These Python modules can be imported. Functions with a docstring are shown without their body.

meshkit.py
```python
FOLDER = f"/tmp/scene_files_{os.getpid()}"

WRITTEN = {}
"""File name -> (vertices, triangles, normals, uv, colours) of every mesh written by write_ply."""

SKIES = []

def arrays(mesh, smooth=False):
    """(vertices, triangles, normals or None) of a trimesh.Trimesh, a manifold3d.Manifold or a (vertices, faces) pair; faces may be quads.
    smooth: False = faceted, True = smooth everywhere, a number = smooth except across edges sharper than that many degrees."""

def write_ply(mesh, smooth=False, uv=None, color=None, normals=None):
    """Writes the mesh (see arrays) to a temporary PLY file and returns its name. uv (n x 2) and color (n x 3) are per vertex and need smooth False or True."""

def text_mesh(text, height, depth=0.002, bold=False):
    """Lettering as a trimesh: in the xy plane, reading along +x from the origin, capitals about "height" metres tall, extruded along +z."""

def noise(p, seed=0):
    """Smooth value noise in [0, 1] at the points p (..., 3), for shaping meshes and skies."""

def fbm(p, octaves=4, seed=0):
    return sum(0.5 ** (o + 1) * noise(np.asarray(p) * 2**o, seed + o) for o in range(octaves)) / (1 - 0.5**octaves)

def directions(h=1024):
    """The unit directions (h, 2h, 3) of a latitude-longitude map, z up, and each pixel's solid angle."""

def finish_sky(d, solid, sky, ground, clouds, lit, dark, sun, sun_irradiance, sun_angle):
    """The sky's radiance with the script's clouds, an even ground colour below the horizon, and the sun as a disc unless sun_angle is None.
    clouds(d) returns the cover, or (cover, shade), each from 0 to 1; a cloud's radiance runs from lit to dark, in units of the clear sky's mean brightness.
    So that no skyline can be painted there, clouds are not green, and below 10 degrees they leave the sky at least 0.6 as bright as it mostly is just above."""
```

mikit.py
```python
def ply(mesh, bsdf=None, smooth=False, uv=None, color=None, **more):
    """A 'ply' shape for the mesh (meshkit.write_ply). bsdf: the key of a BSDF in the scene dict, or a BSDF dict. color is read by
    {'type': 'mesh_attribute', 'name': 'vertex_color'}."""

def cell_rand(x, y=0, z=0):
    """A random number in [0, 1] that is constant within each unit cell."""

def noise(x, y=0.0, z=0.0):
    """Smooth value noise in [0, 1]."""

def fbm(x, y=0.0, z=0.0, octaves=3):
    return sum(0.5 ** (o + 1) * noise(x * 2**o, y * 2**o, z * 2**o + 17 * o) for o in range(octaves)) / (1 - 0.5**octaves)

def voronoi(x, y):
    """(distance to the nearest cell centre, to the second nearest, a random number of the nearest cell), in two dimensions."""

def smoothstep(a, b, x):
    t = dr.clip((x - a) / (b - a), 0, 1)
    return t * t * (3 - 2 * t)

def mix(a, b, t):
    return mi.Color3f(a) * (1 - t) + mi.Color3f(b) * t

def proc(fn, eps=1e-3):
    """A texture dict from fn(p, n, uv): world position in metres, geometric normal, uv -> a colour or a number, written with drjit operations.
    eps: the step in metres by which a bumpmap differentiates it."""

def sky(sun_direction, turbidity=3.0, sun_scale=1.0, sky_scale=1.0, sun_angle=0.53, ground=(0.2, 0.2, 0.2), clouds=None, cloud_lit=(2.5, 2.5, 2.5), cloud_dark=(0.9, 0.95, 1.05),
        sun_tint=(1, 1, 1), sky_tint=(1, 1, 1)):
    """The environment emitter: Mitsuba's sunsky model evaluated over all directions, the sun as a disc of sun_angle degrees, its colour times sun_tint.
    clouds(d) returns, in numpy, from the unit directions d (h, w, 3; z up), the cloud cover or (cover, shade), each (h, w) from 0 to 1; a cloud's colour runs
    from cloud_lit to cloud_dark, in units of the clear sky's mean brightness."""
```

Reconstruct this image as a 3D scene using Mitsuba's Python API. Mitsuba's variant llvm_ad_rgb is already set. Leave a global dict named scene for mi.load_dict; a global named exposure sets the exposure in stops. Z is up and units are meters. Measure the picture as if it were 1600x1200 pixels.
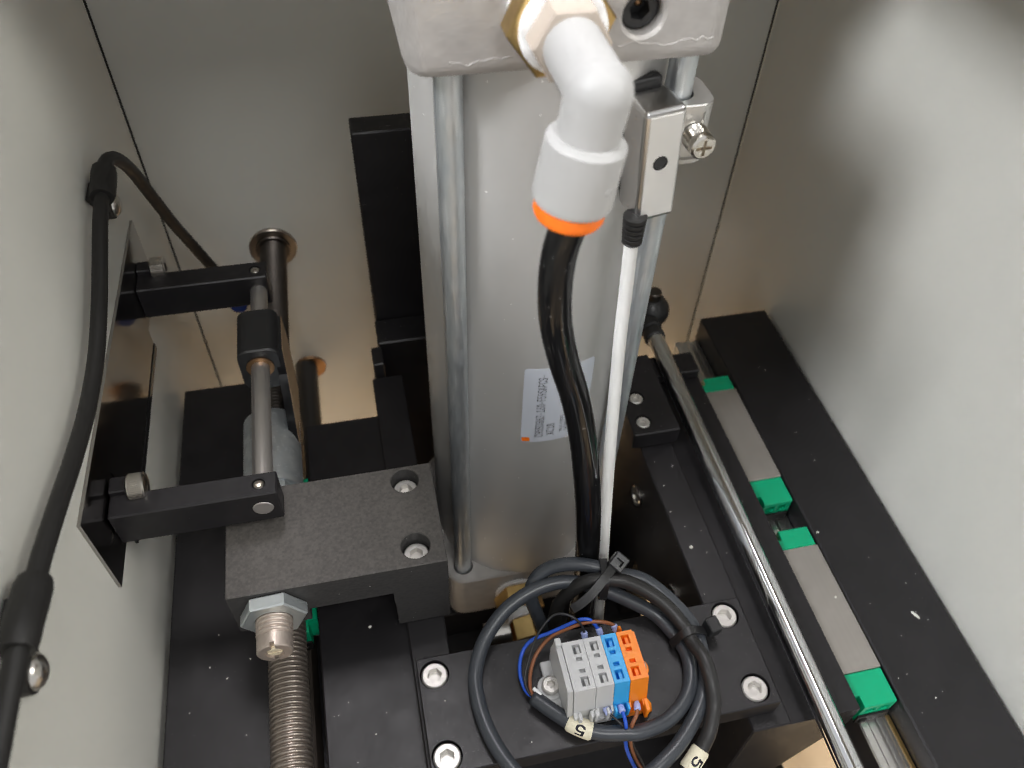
import math, numpy as np, trimesh, mitsuba as mi, mikit, meshkit, drjit as dr
from manifold3d import Manifold, CrossSection, Mesh
from mikit import proc, noise, fbm, smoothstep, mix

T = mi.ScalarTransform4f
scene, labels = {}, {}

# ------------------------------------------------------------------ camera, light, exposure (metres)
CAM = np.array([-0.05644, -0.21512, 0.35709])
FWD = np.array([0.16149, 0.64424, -0.74758])
UP = np.array([0.14043, 0.73481, 0.66358])
scene['camera'] = {'type': 'thinlens', 'fov': 2 * math.degrees(math.atan(800 / 1287.7)), 'fov_axis': 'x', 'near_clip': 0.01, 'far_clip': 30.0,
                   'aperture_radius': 0.0011, 'focus_distance': 0.265,
                   'to_world': T().look_at(origin=CAM.tolist(), target=(CAM + FWD).tolist(), up=UP.tolist())}
exposure = 0.12

def lamp(key, origin, target, w, h, rgb, label, group=None):
    scene[key] = {'type': 'rectangle', 'to_world': T().look_at(origin=origin, target=target, up=[0.01, 0.02, 1]) @ T().scale([w / 2, h / 2, 1]),
                  'emitter': {'type': 'area', 'radiance': {'type': 'rgb', 'value': list(rgb)}}, 'bsdf': {'type': 'diffuse', 'reflectance': {'type': 'rgb', 'value': 0.5}}}
    labels[key] = {'label': label, 'category': 'lamp'}

lamp('ceiling_lamp', [-1.2, -0.45, 1.5], [0, 0, 0.15], 0.4, 0.4, (60, 61, 62.5), 'bright lamp panel high in the room, left of the machine')
lamp('ceiling_lamp_001', [1.25, -0.5, 1.5], [0, 0, 0.1], 0.7, 0.6, (11.2, 11, 10.3), 'lamp panel high in the room, right of the machine')
lamp('ceiling_lamp_002', [0.12, 0.50, 1.9], [0, 0, 0.1], 0.4, 0.4, (18.5, 17.8, 18.2), 'lamp panel on the room ceiling, behind the machine')
lamp('ceiling_lamp_003', [0.1, -0.95, 1.6], [0, 0, 0.1], 0.5, 0.4, (13, 13, 12.8), 'lamp panel on the room ceiling, in front of the machine')
lamp('bench_fill', [-0.06, 0.42, -0.03], [-0.06, 0.02, -0.09], 0.4, 0.10, (38, 28, 17.5), 'added warm panel low behind the machine standing in for room light on the bench')  # added emitter for room light spilling in below the back panel
lamp('bench_fill_001', [0.42, -0.03, -0.045], [0.08, -0.03, -0.1], 0.2, 0.08, (17, 13.5, 9), 'added warm panel low on the right standing in for room light on the bench')  # second added emitter, for room light spilling in from the right
scene['room_light'] = {'type': 'constant', 'radiance': {'type': 'rgb', 'value': [0.58, 0.585, 0.59]}}

# ------------------------------------------------------------------ materials
def rgb(v): return {'type': 'rgb', 'value': list(v)}
def pr(key, color, rough, metal=0.0, spec=0.5, bump=None, **more):
    d = {'type': 'principled', 'base_color': color if isinstance(color, dict) else rgb(color),
         'roughness': rough if isinstance(rough, dict) else float(rough), 'metallic': float(metal), 'specular': float(spec), **more}
    if bump: d = {'type': 'bumpmap', 'arbitrary': bump[0], 'scale': bump[1], 'bsdf': d}
    scene[key] = {'type': 'twosided', 'bsdf': d} if more.get('spec_trans') is None else d

def specks(p, s, a, b, o=0.0): return smoothstep(a, b, noise(p.x * s + o, p.y * s + 3.1, p.z * s + 1.7))
def black_color(p, n, uv):
    m = fbm(p.x * 90, p.y * 90, p.z * 90)
    c = mix([0.006, 0.0055, 0.0065], [0.013, 0.0115, 0.0135], m)
    return mix(c, [0.16, 0.155, 0.15], 0.35 * specks(p, 620, 0.965, 0.99) + 0.15 * specks(p, 1500, 0.9, 0.97))
def black_rough(p, n, uv): return 0.34 + 0.2 * fbm(p.x * 160, p.y * 160, p.z * 160)
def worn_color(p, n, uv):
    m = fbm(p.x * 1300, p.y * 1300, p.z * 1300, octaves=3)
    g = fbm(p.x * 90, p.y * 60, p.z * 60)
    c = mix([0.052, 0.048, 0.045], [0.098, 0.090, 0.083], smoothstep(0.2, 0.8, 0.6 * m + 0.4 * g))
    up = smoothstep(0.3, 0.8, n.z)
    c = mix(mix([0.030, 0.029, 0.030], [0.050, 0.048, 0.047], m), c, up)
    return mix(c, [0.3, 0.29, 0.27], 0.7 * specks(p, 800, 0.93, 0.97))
def barrel_color(p, n, uv):
    m = fbm(p.x * 50, p.y * 50, p.z * 14)
    c = mix([0.50, 0.49, 0.475], [0.58, 0.57, 0.555], m)
    return mix(c, [0.95, 0.94, 0.92], 0.8 * specks(p, 560, 0.945, 0.975))
def grain_bump(p, n, uv): return noise(p.x * 3200, p.y * 3200, p.z * 3200)
def cast_color(p, n, uv): return mix([0.37, 0.35, 0.335], [0.47, 0.45, 0.43], fbm(p.x * 260, p.y * 260, p.z * 260))
def cast_bump(p, n, uv): return noise(p.x * 2300, p.y * 2300, p.z * 2300)
def zinc_color(p, n, uv):
    m = fbm(p.x * 420, p.y * 420, p.z * 120, octaves=4)
    s = smoothstep(0.55, 0.8, fbm(p.x * 800 + 9, p.y * 800, p.z * 60))
    return mix(mix([0.50, 0.545, 0.585], [0.72, 0.75, 0.76], m), [0.9, 0.93, 0.95], 0.6 * s)
def zinc_rough(p, n, uv): return 0.26 + 0.26 * fbm(p.x * 500, p.y * 500, p.z * 160)
def wall_color(p, n, uv):
    m = fbm(p.x * 8, p.y * 8, p.z * 8)
    c = mix([0.53, 0.525, 0.485], [0.565, 0.56, 0.52], m)
    return mix(c, [0.2, 0.18, 0.15], 0.8 * specks(p, 150, 0.985, 0.995))
def wall_rough(p, n, uv): return 0.33 + 0.14 * fbm(p.x * 30, p.y * 30, p.z * 30) + 0.06 * noise(p.x * 300, p.y * 300, p.z * 90)
def wall_bump(p, n, uv): return fbm(p.x * 900, p.y * 900, p.z * 900, octaves=2)
def steel_color(p, n, uv):
    m = noise(p.x * 1400, p.y * 25, p.z * 1400)
    g = fbm(p.x * 70, p.y * 70, p.z * 70)
    c = mix([0.34, 0.315, 0.29], [0.42, 0.39, 0.36], 0.15 * m + 0.85 * g)
    return mix(c, [0.8, 0.8, 0.78], 0.8 * specks(p, 330, 0.965, 0.985))
def wood_color(p, n, uv):
    g = noise(p.x * 9 + 2 * noise(p.x * 20, p.y * 5), p.y * 160)
    return mix([0.46, 0.34, 0.21], [0.60, 0.46, 0.30], 0.6 * g + 0.4 * fbm(p.x * 12, p.y * 40))
def cable_color(p, n, uv):
    return mix(mix([0.034, 0.039, 0.047], [0.050, 0.056, 0.066], fbm(p.x * 300, p.y * 300, p.z * 300)), [0.3, 0.3, 0.3], 0.5 * specks(p, 1100, 0.95, 0.98))
def hose_color(p, n, uv): return mix([0.006, 0.006, 0.0065], [0.2, 0.2, 0.2], 0.55 * smoothstep(0.93, 0.97, noise(p.x * 1300, p.y * 1300, p.z * 600)))
def hose_rough(p, n, uv): return 0.07 + 0.22 * smoothstep(0.45, 0.75, noise(p.x * 700, p.y * 700, p.z * 40))
def brass_color(p, n, uv): return mix([0.50, 0.33, 0.12], [0.70, 0.50, 0.22], fbm(p.x * 350, p.y * 350, p.z * 350))

pr('black_anodised', proc(black_color), proc(black_rough), 0.0, 0.5)
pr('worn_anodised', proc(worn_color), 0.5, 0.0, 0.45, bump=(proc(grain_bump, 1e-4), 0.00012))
pr('barrel', proc(barrel_color), 0.48, 0.4, 0.5, bump=(proc(grain_bump, 1e-4), 0.00005))
pr('cast_alloy', proc(cast_color), 0.52, 0.35, 0.5, bump=(proc(cast_bump, 1e-4), 0.00012))
pr('zinc', proc(zinc_color), proc(zinc_rough), 0.85)
pr('chrome', (0.80, 0.81, 0.83), 0.09, 1.0)
pr('stainless', (0.62, 0.59, 0.55), 0.2, 1.0)
pr('nickel', (0.74, 0.70, 0.64), 0.13, 1.0)
pr('dull_steel', (0.33, 0.29, 0.25), 0.33, 1.0)
pr('dark_steel', (0.13, 0.115, 0.105), 0.36, 1.0)
pr('shaft_steel', (0.58, 0.55, 0.53), 0.3, 0.85)
pr('ground_steel', proc(steel_color), 0.42, 0.55)
pr('rail_steel', (0.70, 0.69, 0.68), 0.24, 1.0)
pr('wall_paint', proc(wall_color), proc(wall_rough), 0.0, 0.5, bump=(proc(wall_bump, 3e-4), 0.00008))
pr('wood', proc(wood_color), 0.5, 0.0, 0.4)
pr('cable_jacket', proc(cable_color), 0.34, 0.0, 0.55)
pr('black_rubber', (0.012, 0.0115, 0.011), 0.5, 0.0, 0.4)
pr('black_plastic', (0.018, 0.018, 0.019), 0.36, 0.0, 0.5)
pr('hose_black', proc(hose_color), proc(hose_rough), 0.0, 0.35)
pr('white_plastic', (0.385, 0.38, 0.372), 0.5, 0.0, 0.5)
pr('white_cable', (0.72, 0.71, 0.69), 0.38, 0.0, 0.5)
pr('ptfe', (0.85, 0.85, 0.85), 0.6, 0.0, 0.3)
pr('beige_plastic', (0.44, 0.375, 0.315), 0.4, 0.0, 0.5)
pr('orange_plastic', (0.95, 0.19, 0.015), 0.35, 0.0, 0.5)
pr('terminal_orange', (0.86, 0.235, 0.012), 0.4, 0.0, 0.5)
pr('terminal_blue', (0.035, 0.36, 0.74), 0.4, 0.0, 0.5)
pr('terminal_grey', (0.52, 0.525, 0.53), 0.42, 0.0, 0.5)
pr('ferrule_blue', (0.42, 0.48, 0.80), 0.4, 0.0, 0.5)
pr('green_plastic', (0.0, 0.37, 0.175), 0.42, 0.0, 0.45)
pr('brass', proc(brass_color), 0.27, 1.0)
pr('bronze', (0.36, 0.21, 0.11), 0.35, 0.9)
pr('wire_blue', (0.02, 0.095, 0.55), 0.35, 0.0, 0.5)
pr('wire_brown', (0.26, 0.095, 0.04), 0.38, 0.0, 0.5)
pr('wire_black', (0.02, 0.02, 0.022), 0.35, 0.0, 0.5)
pr('sticker', (0.60, 0.63, 0.70), 0.35, 0.0, 0.5)
pr('ink', (0.012, 0.012, 0.02), 0.5, 0.0, 0.3)
pr('marker_ivory', (0.78, 0.73, 0.56), 0.42, 0.0, 0.4)
pr('blue_film', (0.01, 0.03, 0.16), 0.4, 0.0, 0.5)
pr('ground_light', (0.60, 0.59, 0.57), 0.33, 0.85)
pr('warm_steel', (0.56, 0.48, 0.42), 0.4, 0.75)
pr('warm_dark_steel', (0.37, 0.32, 0.28), 0.36, 0.85)
pr('ivory_metal', (0.75, 0.66, 0.48), 0.35, 0.3)
pr('zinc_plain', (0.60, 0.65, 0.66), 0.33, 0.8)
pr('zinc_dull', (0.46, 0.50, 0.49), 0.4, 0.6)
pr('plate_mirror', (0.40, 0.385, 0.37), 0.09, 1.0)
pr('tan_sheen', (0.22, 0.145, 0.085), 0.4, 0.0)  # tan that paints the warm wall's reflection on the flag
pr('black_gloss', (0.010, 0.010, 0.011), 0.12, 0.0, 0.6)
pr('chip_white', (0.6, 0.58, 0.54), 0.5, 0.0, 0.3)
pr('satin_nickel', (0.74, 0.725, 0.70), 0.3, 0.45)
pr('nickel_body', (0.60, 0.59, 0.58), 0.16, 1.0)
pr('cable_dark', (0.020, 0.0195, 0.0195), 0.42, 0.0, 0.45)
pr('brown_rail', (0.055, 0.044, 0.036), 0.6, 0.0, 0.3)  # dull dark brown for the left guide rail
pr('screw_steel', (0.60, 0.58, 0.55), 0.4, 0.65)
pr('bronze_grey', (0.22, 0.20, 0.175), 0.4, 0.3)
pr('seam_dark', (0.02, 0.02, 0.018), 0.7, 0.0, 0.2)

# ------------------------------------------------------------------ mesh helpers (millimetres)
def V(*p): return np.array(p, float)
def frame(d):
    d = np.asarray(d, float); d = d / np.linalg.norm(d)
    a = np.cross([0, 0, 1.0], d) if abs(d[2]) < 0.9 else np.cross([0, 1.0, 0], d)
    a /= np.linalg.norm(a)
    return a, np.cross(d, a), d
def hull(pts): return Manifold.hull_points(np.asarray(pts, float))
def cbox(x0, x1, y0, y1, z0, z1, c=0.4):
    lo, hi, pts = V(x0, y0, z0), V(x1, y1, z1), []
    for k in range(8):
        s = V(k & 1, k >> 1 & 1, k >> 2 & 1); p = lo + s * (hi - lo)
        for ax in range(3):
            q = p + c * (1 - 2 * s); q[ax] = p[ax]; pts.append(q)
    return hull(pts)
def rbox(x0, x1, y0, y1, z0, z1, r=1.0, seg=5):
    pts = []
    for k in range(8):
        s = V(k & 1, k >> 1 & 1, k >> 2 & 1); p = V(x0, y0, z0) + s * V(x1 - x0, y1 - y0, z1 - z0) + r * (1 - 2 * s)
        for i in range(seg):
            for j in range(seg):
                a, b = i / (seg - 1) * math.pi / 2, j / (seg - 1) * math.pi / 2
                pts.append(p + r * (2 * s - 1) * V(math.cos(a) * math.cos(b), math.sin(a) * math.cos(b), math.sin(b)))
    return hull(pts)
def rprism(x0, x1, y0, y1, z0, z1, r, c=0.4, seg=8, taper=0.0):
    """upright box with rounded vertical edges and chamfered rims"""
    pts = []
    for z, i in ((z0, c), (z0 + c, 0), (z1 - c, 0), (z1, c)):
        for cx, cy, a0 in ((x1, y1, 0), (x0, y1, 90), (x0, y0, 180), (x1, y0, 270)):
            for k in range(seg + 1):
                a = math.radians(a0 + 90 * k / seg)
                ox = cx + (-r if cx == x1 else r); oy = cy + (-r if cy == y1 else r)
                pts.append((ox + (r - i) * math.cos(a), oy + (r - i) * math.sin(a), z))
    return hull(pts)
def lathe(profile, origin, axis, n=32):
    """profile: (distance along the axis, radius); closed at both ends"""
    a, b, d = frame(axis); o = np.asarray(origin, float); verts, faces = [], []
    prof = list(profile)
    if prof[0][1] > 1e-6: prof = [(prof[0][0], 0)] + prof
    if prof[-1][1] > 1e-6: prof = prof + [(prof[-1][0], 0)]
    rings = []
    for t, r in prof:
        if r <= 1e-6:
            rings.append([len(verts)]); verts.append(o + d * t)
        else:
            rings.append(list(range(len(verts), len(verts) + n)))
            for k in range(n):
                th = 2 * math.pi * k / n; verts.append(o + d * t + r * (math.cos(th) * a + math.sin(th) * b))
    for p, q in zip(rings[:-1], rings[1:]):
        for k in range(n):
            k2 = (k + 1) % n
            if len(p) == 1 and len(q) > 1: faces.append((p[0], q[k2], q[k]))
            elif len(q) == 1 and len(p) > 1: faces.append((p[k], p[k2], q[0]))
            elif len(p) > 1: faces += [(p[k], p[k2], q[k2]), (p[k], q[k2], q[k])]
    return np.array(verts), np.array(faces)
def solid(vf):
    return Manifold(Mesh(vert_properties=np.asarray(vf[0], np.float32), tri_verts=np.asarray(vf[1], np.uint32)))
def cyl(a, b, r, n=32, c=0.0, r2=None):
    a, b = np.asarray(a, float), np.asarray(b, float); h = np.linalg.norm(b - a); r2 = r if r2 is None else r2
    return solid(lathe([(0, r - c), (c, r), (h - c, r2), (h, r2 - c)] if c else [(0, r), (h, r2)], a, b - a, n))
def ngon(a, b, af, n=6, rot=0.0, c=0.0):
    a, b = np.asarray(a, float), np.asarray(b, float); u, v, d = frame(b - a); R = af / 2 / math.cos(math.pi / n); pts = []
    for base, i in ((a, c), (a + d * c, 0), (b - d * c, 0), (b, c)):
        for k in range(n):
            th = math.radians(rot) + 2 * math.pi * k / n
            pts.append(base + (R - i) * (math.cos(th) * u + math.sin(th) * v))
    return hull(pts)
def spline(pts, step=1.2):
    P = np.asarray(pts, float); P = np.vstack([2 * P[0] - P[1], P, 2 * P[-1] - P[-2]]); out = []
    for i in range(1, len(P) - 2):
        n = max(2, int(np.linalg.norm(P[i + 1] - P[i]) / step))
        for k in range(n):
            t = k / n
            out.append(0.5 * (2 * P[i] + (P[i + 1] - P[i - 1]) * t + (2 * P[i - 1] - 5 * P[i] + 4 * P[i + 1] - P[i + 2]) * t * t + (3 * P[i] - P[i - 1] - 3 * P[i + 1] + P[i + 2]) * t ** 3))
    return np.vstack([out, P[-2]])
def frames(C, up=None):
    t = np.gradient(C, axis=0); t /= np.linalg.norm(t, axis=1, keepdims=True)
    n = np.cross(t[0], up if up is not None else ([0, 0, 1.0] if abs(t[0][2]) < 0.9 else [0, 1.0, 0])); n /= np.linalg.norm(n); N = []
    for k in range(len(C)):
        n = n - t[k] * (n @ t[k]); n /= np.linalg.norm(n); N.append(n)
    N = np.array(N); return t, N, np.cross(t, N)
def sweep(C, r, n=14, rw=None):
    """tube of radius r (a number or one per point) round the points C"""
    C = np.asarray(C, float); t, N, B = frames(C); r = np.broadcast_to(r, len(C)); rw = r if rw is None else np.broadcast_to(rw, len(C))
    th = 2 * np.pi * np.arange(n) / n
    v = (C[:, None] + r[:, None, None] * np.cos(th)[None, :, None] * N[:, None] + rw[:, None, None] * np.sin(th)[None, :, None] * B[:, None]).reshape(-1, 3)
    f = []
    for i in range(len(C) - 1):
        for k in range(n):
            a, b = i * n + k, i * n + (k + 1) % n
            f += [(a, b, b + n), (a, b + n, a + n)]
    v = np.vstack([v, C[:1], C[-1:]]); m = len(v) - 2; e = (len(C) - 1) * n
    f += [(m, (k + 1) % n, k) for k in range(n)] + [(m + 1, e + k, e + (k + 1) % n) for k in range(n)]
    return v, np.array(f)
def ribbon(C, normals, w, th):
    """flat strap along C: w wide across, th thick along the given normals"""
    C, N = np.asarray(C, float), np.asarray(normals, float); t = np.gradient(C, axis=0); t /= np.linalg.norm(t, axis=1, keepdims=True)
    S = np.cross(t, N); S /= np.linalg.norm(S, axis=1, keepdims=True); v = []
    for c, s, n in zip(C, S, N): v += [c - s * w / 2, c + s * w / 2, c + s * w / 2 + n * th, c - s * w / 2 + n * th]
    f = []
    for i in range(len(C) - 1):
        for k in range(4):
            a, b = 4 * i + k, 4 * i + (k + 1) % 4; f += [(a, b, b + 4), (a, b + 4, a + 4)]
    e = 4 * (len(C) - 1); f += [(0, 2, 1), (0, 3, 2), (e, e + 1, e + 2), (e, e + 2, e + 3)]
    return np.array(v), np.array(f)
def thread(a, b, r, pitch, depth, n=36):
    a, b = np.asarray(a, float), np.asarray(b, float); L = np.linalg.norm(b - a); prof, t = [(0, r - depth)], 0.0
    while t + pitch <= L:
        prof += [(t + 0.06 * pitch, r - depth), (t + 0.28 * pitch, r - 0.1), (t + 0.5 * pitch, r), (t + 0.72 * pitch, r - 0.1), (t + 0.94 * pitch, r - depth)]; t += pitch
    prof.append((L, r - depth)); return lathe(prof, a, b - a, n)
def flat(poly, z0, z1): return Manifold.extrude(CrossSection([np.asarray(poly, float)]), z1 - z0).translate((0, 0, z0))
def place(m, o, ex, ey, ez):
    M = np.zeros((3, 4)); M[:, 0], M[:, 1], M[:, 2], M[:, 3] = ex, ey, ez, o
    return m.transform(M)
def joined(parts):
    v, f, n = [], [], 0
    for a in parts:
        if hasattr(a, 'to_mesh'):
            q = a.to_mesh(); a = (np.array(q.vert_properties[:, :3]), np.array(q.tri_verts))
        v.append(a[0]); f.append(np.asarray(a[1]) + n); n += len(a[0])
    return np.vstack(v), np.vstack(f)

def add(key, m, mat, smooth=False):
    """one entry of scene, from millimetres to metres; a key that is taken gets a number"""
    k, i = key, 0
    while k in scene: i += 1; k = f'{key}_{i:03d}'
    if hasattr(m, 'to_mesh'):
        q = m.to_mesh(); m = (np.array(q.vert_properties[:, :3]), np.array(q.tri_verts))
    elif hasattr(m, 'vertices'): m = (np.array(m.vertices), np.array(m.faces))
    scene[k] = mikit.ply((np.asarray(m[0], float) / 1000.0, m[1]), mat, smooth=smooth)
    return k
used = set()
def thing(name, label, cat, group=None):
    k, i = name, 0
    while k in used: i += 1; k = f'{name}_{i:03d}'
    used.add(k); labels[k] = {'label': label, 'category': cat}
    if group: labels[k]['group'] = group
    return k
def struct(key, m, mat, label=None):
    k = add(key, m, mat); used.add(k); labels[k] = {'kind': 'structure', **({'label': label} if label else {})}
    return k
def socket_head(o, d, r=4.25, h=3.0, hexaf=4.0, rot=0.0, c=0.45):
    """cap screw head that stands from o along d, with its hexagon socket"""
    o, d = np.asarray(o, float), np.asarray(d, float) / np.linalg.norm(d)
    return cyl(o, o + d * h, r, 40, c) - ngon(o + d * h * 0.35, o + d * (h + 1), hexaf, 6, rot)

# paths of the flexible parts (millimetres)
CABLE_A = [(-21.6, -120.9, 95.5), (-15.7, -127.5, 95.8), (-9.5, -133, 95.8), (-3.3, -136, 95.5), (4.7, -137.6, 95.3), (8.5, -138.1, 95.1), (17.3, -136.6, 94.7), (24.6, -132.5, 94.5), (29.9, -126, 94.4), (32, -117.9, 94.4), (30.9, -111.5, 94.4), (29.9, -108.8, 94.5), (25.7, -102.1, 96), (18, -97, 99), (9.6, -92.7, 102), (4.9, -90.4, 103), (-3.5, -87.5, 103), (-13.7, -88, 102), (-24.5, -92.2, 100), (-33.2, -99.9, 97), (-37.9, -108.9, 94.5), (-38.8, -117.1, 94.4), (-38, -125.4, 94.4), (-35.6, -133.8, 94.4), (-30.9, -143.2, 94.4), (-25.2, -150.7, 94.4)]
CABLE_B = [(-6.7, -92.8, 70), (-5.7, -90.2, 85), (-3.7, -90.1, 96), (3.1, -91.1, 107.2), (13.4, -93, 108.2), (20.7, -96.3, 106.2), (27.5, -101.9, 103.2), (32.2, -108.9, 100), (33.2, -115.2, 100), (34.5, -122.3, 101.5), (34.4, -129.8, 100), (33.6, -135.7, 96.5), (30.4, -141.6, 94.5), (27.5, -144.9, 92), (23.8, -148, 90), (18.7, -151.7, 88)]
CABLE_C = [(-8.1, -92.5, 70), (-12, -89.4, 85), (-14.4, -86.7, 96), (-12, -83.7, 102), (-6.5, -82.6, 105.5), (1.5, -84.1, 107.5), (9.6, -87.4, 107.5), (15.7, -90.3, 106.5), (23.1, -93.2, 105), (29.3, -98.7, 102), (34.2, -104.3, 98.5), (37.1, -109.1, 95.5), (37.4, -115, 94.6), (35.6, -123.9, 94.4), (31.8, -131.5, 94.4), (26.6, -137.7, 94.2), (19.6, -143.6, 93), (12, -147.9, 92), (4, -151.1, 90)]
W1 = [(-21.1, -121.5, 95.7), (-22.7, -119.2, 96), (-23.1, -115.5, 97), (-21.4, -111.5, 99), (-17.7, -105.8, 103), (-14.1, -102.6, 106), (-10.4, -100.9, 108), (-6.9, -101.9, 109), (-3.6, -104.1, 108), (-1.8, -105.9, 105), (-1.5, -106.9, 103)]
W2 = [(-21, -121.2, 95), (-23.2, -118.3, 94.5), (-23.9, -112.2, 94.5), (-22, -106.4, 95.5), (-18.3, -103.6, 98), (-11.9, -103.4, 101), (-5.5, -103.1, 104), (-1.9, -103, 105.5), (1.1, -103.8, 105.5), (3.2, -105.6, 103), (3.7, -106.3, 102.5)]
W3 = [(-21.2, -121.7, 96.2), (-21.8, -118.1, 95.5), (-20.5, -112.8, 95.5), (-17.3, -107.8, 97), (-12.1, -104.6, 100), (-5.7, -104, 103), (0.6, -104.2, 105), (5.5, -105.2, 105), (8.5, -105.7, 103), (9, -106.3, 102.5)]
V1 = [(-0.5, -131.8, 100), (1, -133.7, 99.5), (2.9, -136.1, 98.8), (5.5, -136.3, 91), (7.5, -139, 86), (10, -142.6, 80), (12.1, -146.5, 75)]
V2 = [(3.9, -132.1, 100), (4.1, -134.4, 99.5), (4, -136.5, 98.8), (4.8, -136.7, 91), (5, -139.5, 86), (6.9, -142.3, 80), (9.4, -146.9, 75)]
V3 = [(8.8, -132.4, 100), (7.9, -134.4, 99.5), (6, -136.5, 98.8), (6.3, -137, 91), (6.7, -138.8, 86), (8.3, -141.2, 80), (11.5, -146.3, 75)]
TUBE = [(-8.5, -74.5, 248.1), (-9.6, -74.5, 244.8), (-11.2, -74.5, 237.8), (-11.7, -74.5, 228.3), (-10.5, -73.5, 214.6), (-6.9, -72, 198.4), (-2, -71.5, 181.1), (1.6, -72.5, 163.9), (4, -74.5, 146.3), (5.8, -77, 127.7), (6.9, -79.5, 106.9), (7.6, -81, 81.7), (7.6, -81.5, 62), (8.1, -81.5, 32.9)]
SWCABLE = [(18.8, -45, 213.8), (19, -45, 207.4), (19.5, -45.5, 193.2), (19.5, -47, 178.6), (19.6, -50, 158.2), (18.6, -56, 139), (16.6, -65, 122.2), (14.2, -74.5, 109.1), (13.6, -81, 89.1), (14.4, -83, 67.6), (16.6, -83, 38.5)]
WALL_CABLE = [(-137.5, -156.1, 189.1), (-137.5, -144.6, 188.8), (-137.2, -136.2, 189.4), (-136.8, -128.6, 190), (-136.6, -119.6, 190.2), (-136.8, -112, 188.5), (-137, -99.4, 186.2), (-137, -82.9, 182.7), (-137.2, -64.5, 178), (-137.2, -44.8, 174.7), (-137.2, -24.1, 174.2), (-137.2, -5, 177.5), (-137.2, 9, 181.4), (-137, 27.8, 187.4), (-136.8, 44, 190), (-136.5, 49.6, 192), (-136.2, 55, 191.5), (-135.1, 62, 187.4), (-134.4, 72, 176), (-133.5, 81, 159.9), (-131, 91, 137), (-127.8, 98, 119.3), (-123.2, 102, 101.9), (-118.5, 104, 86.7)]

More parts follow.
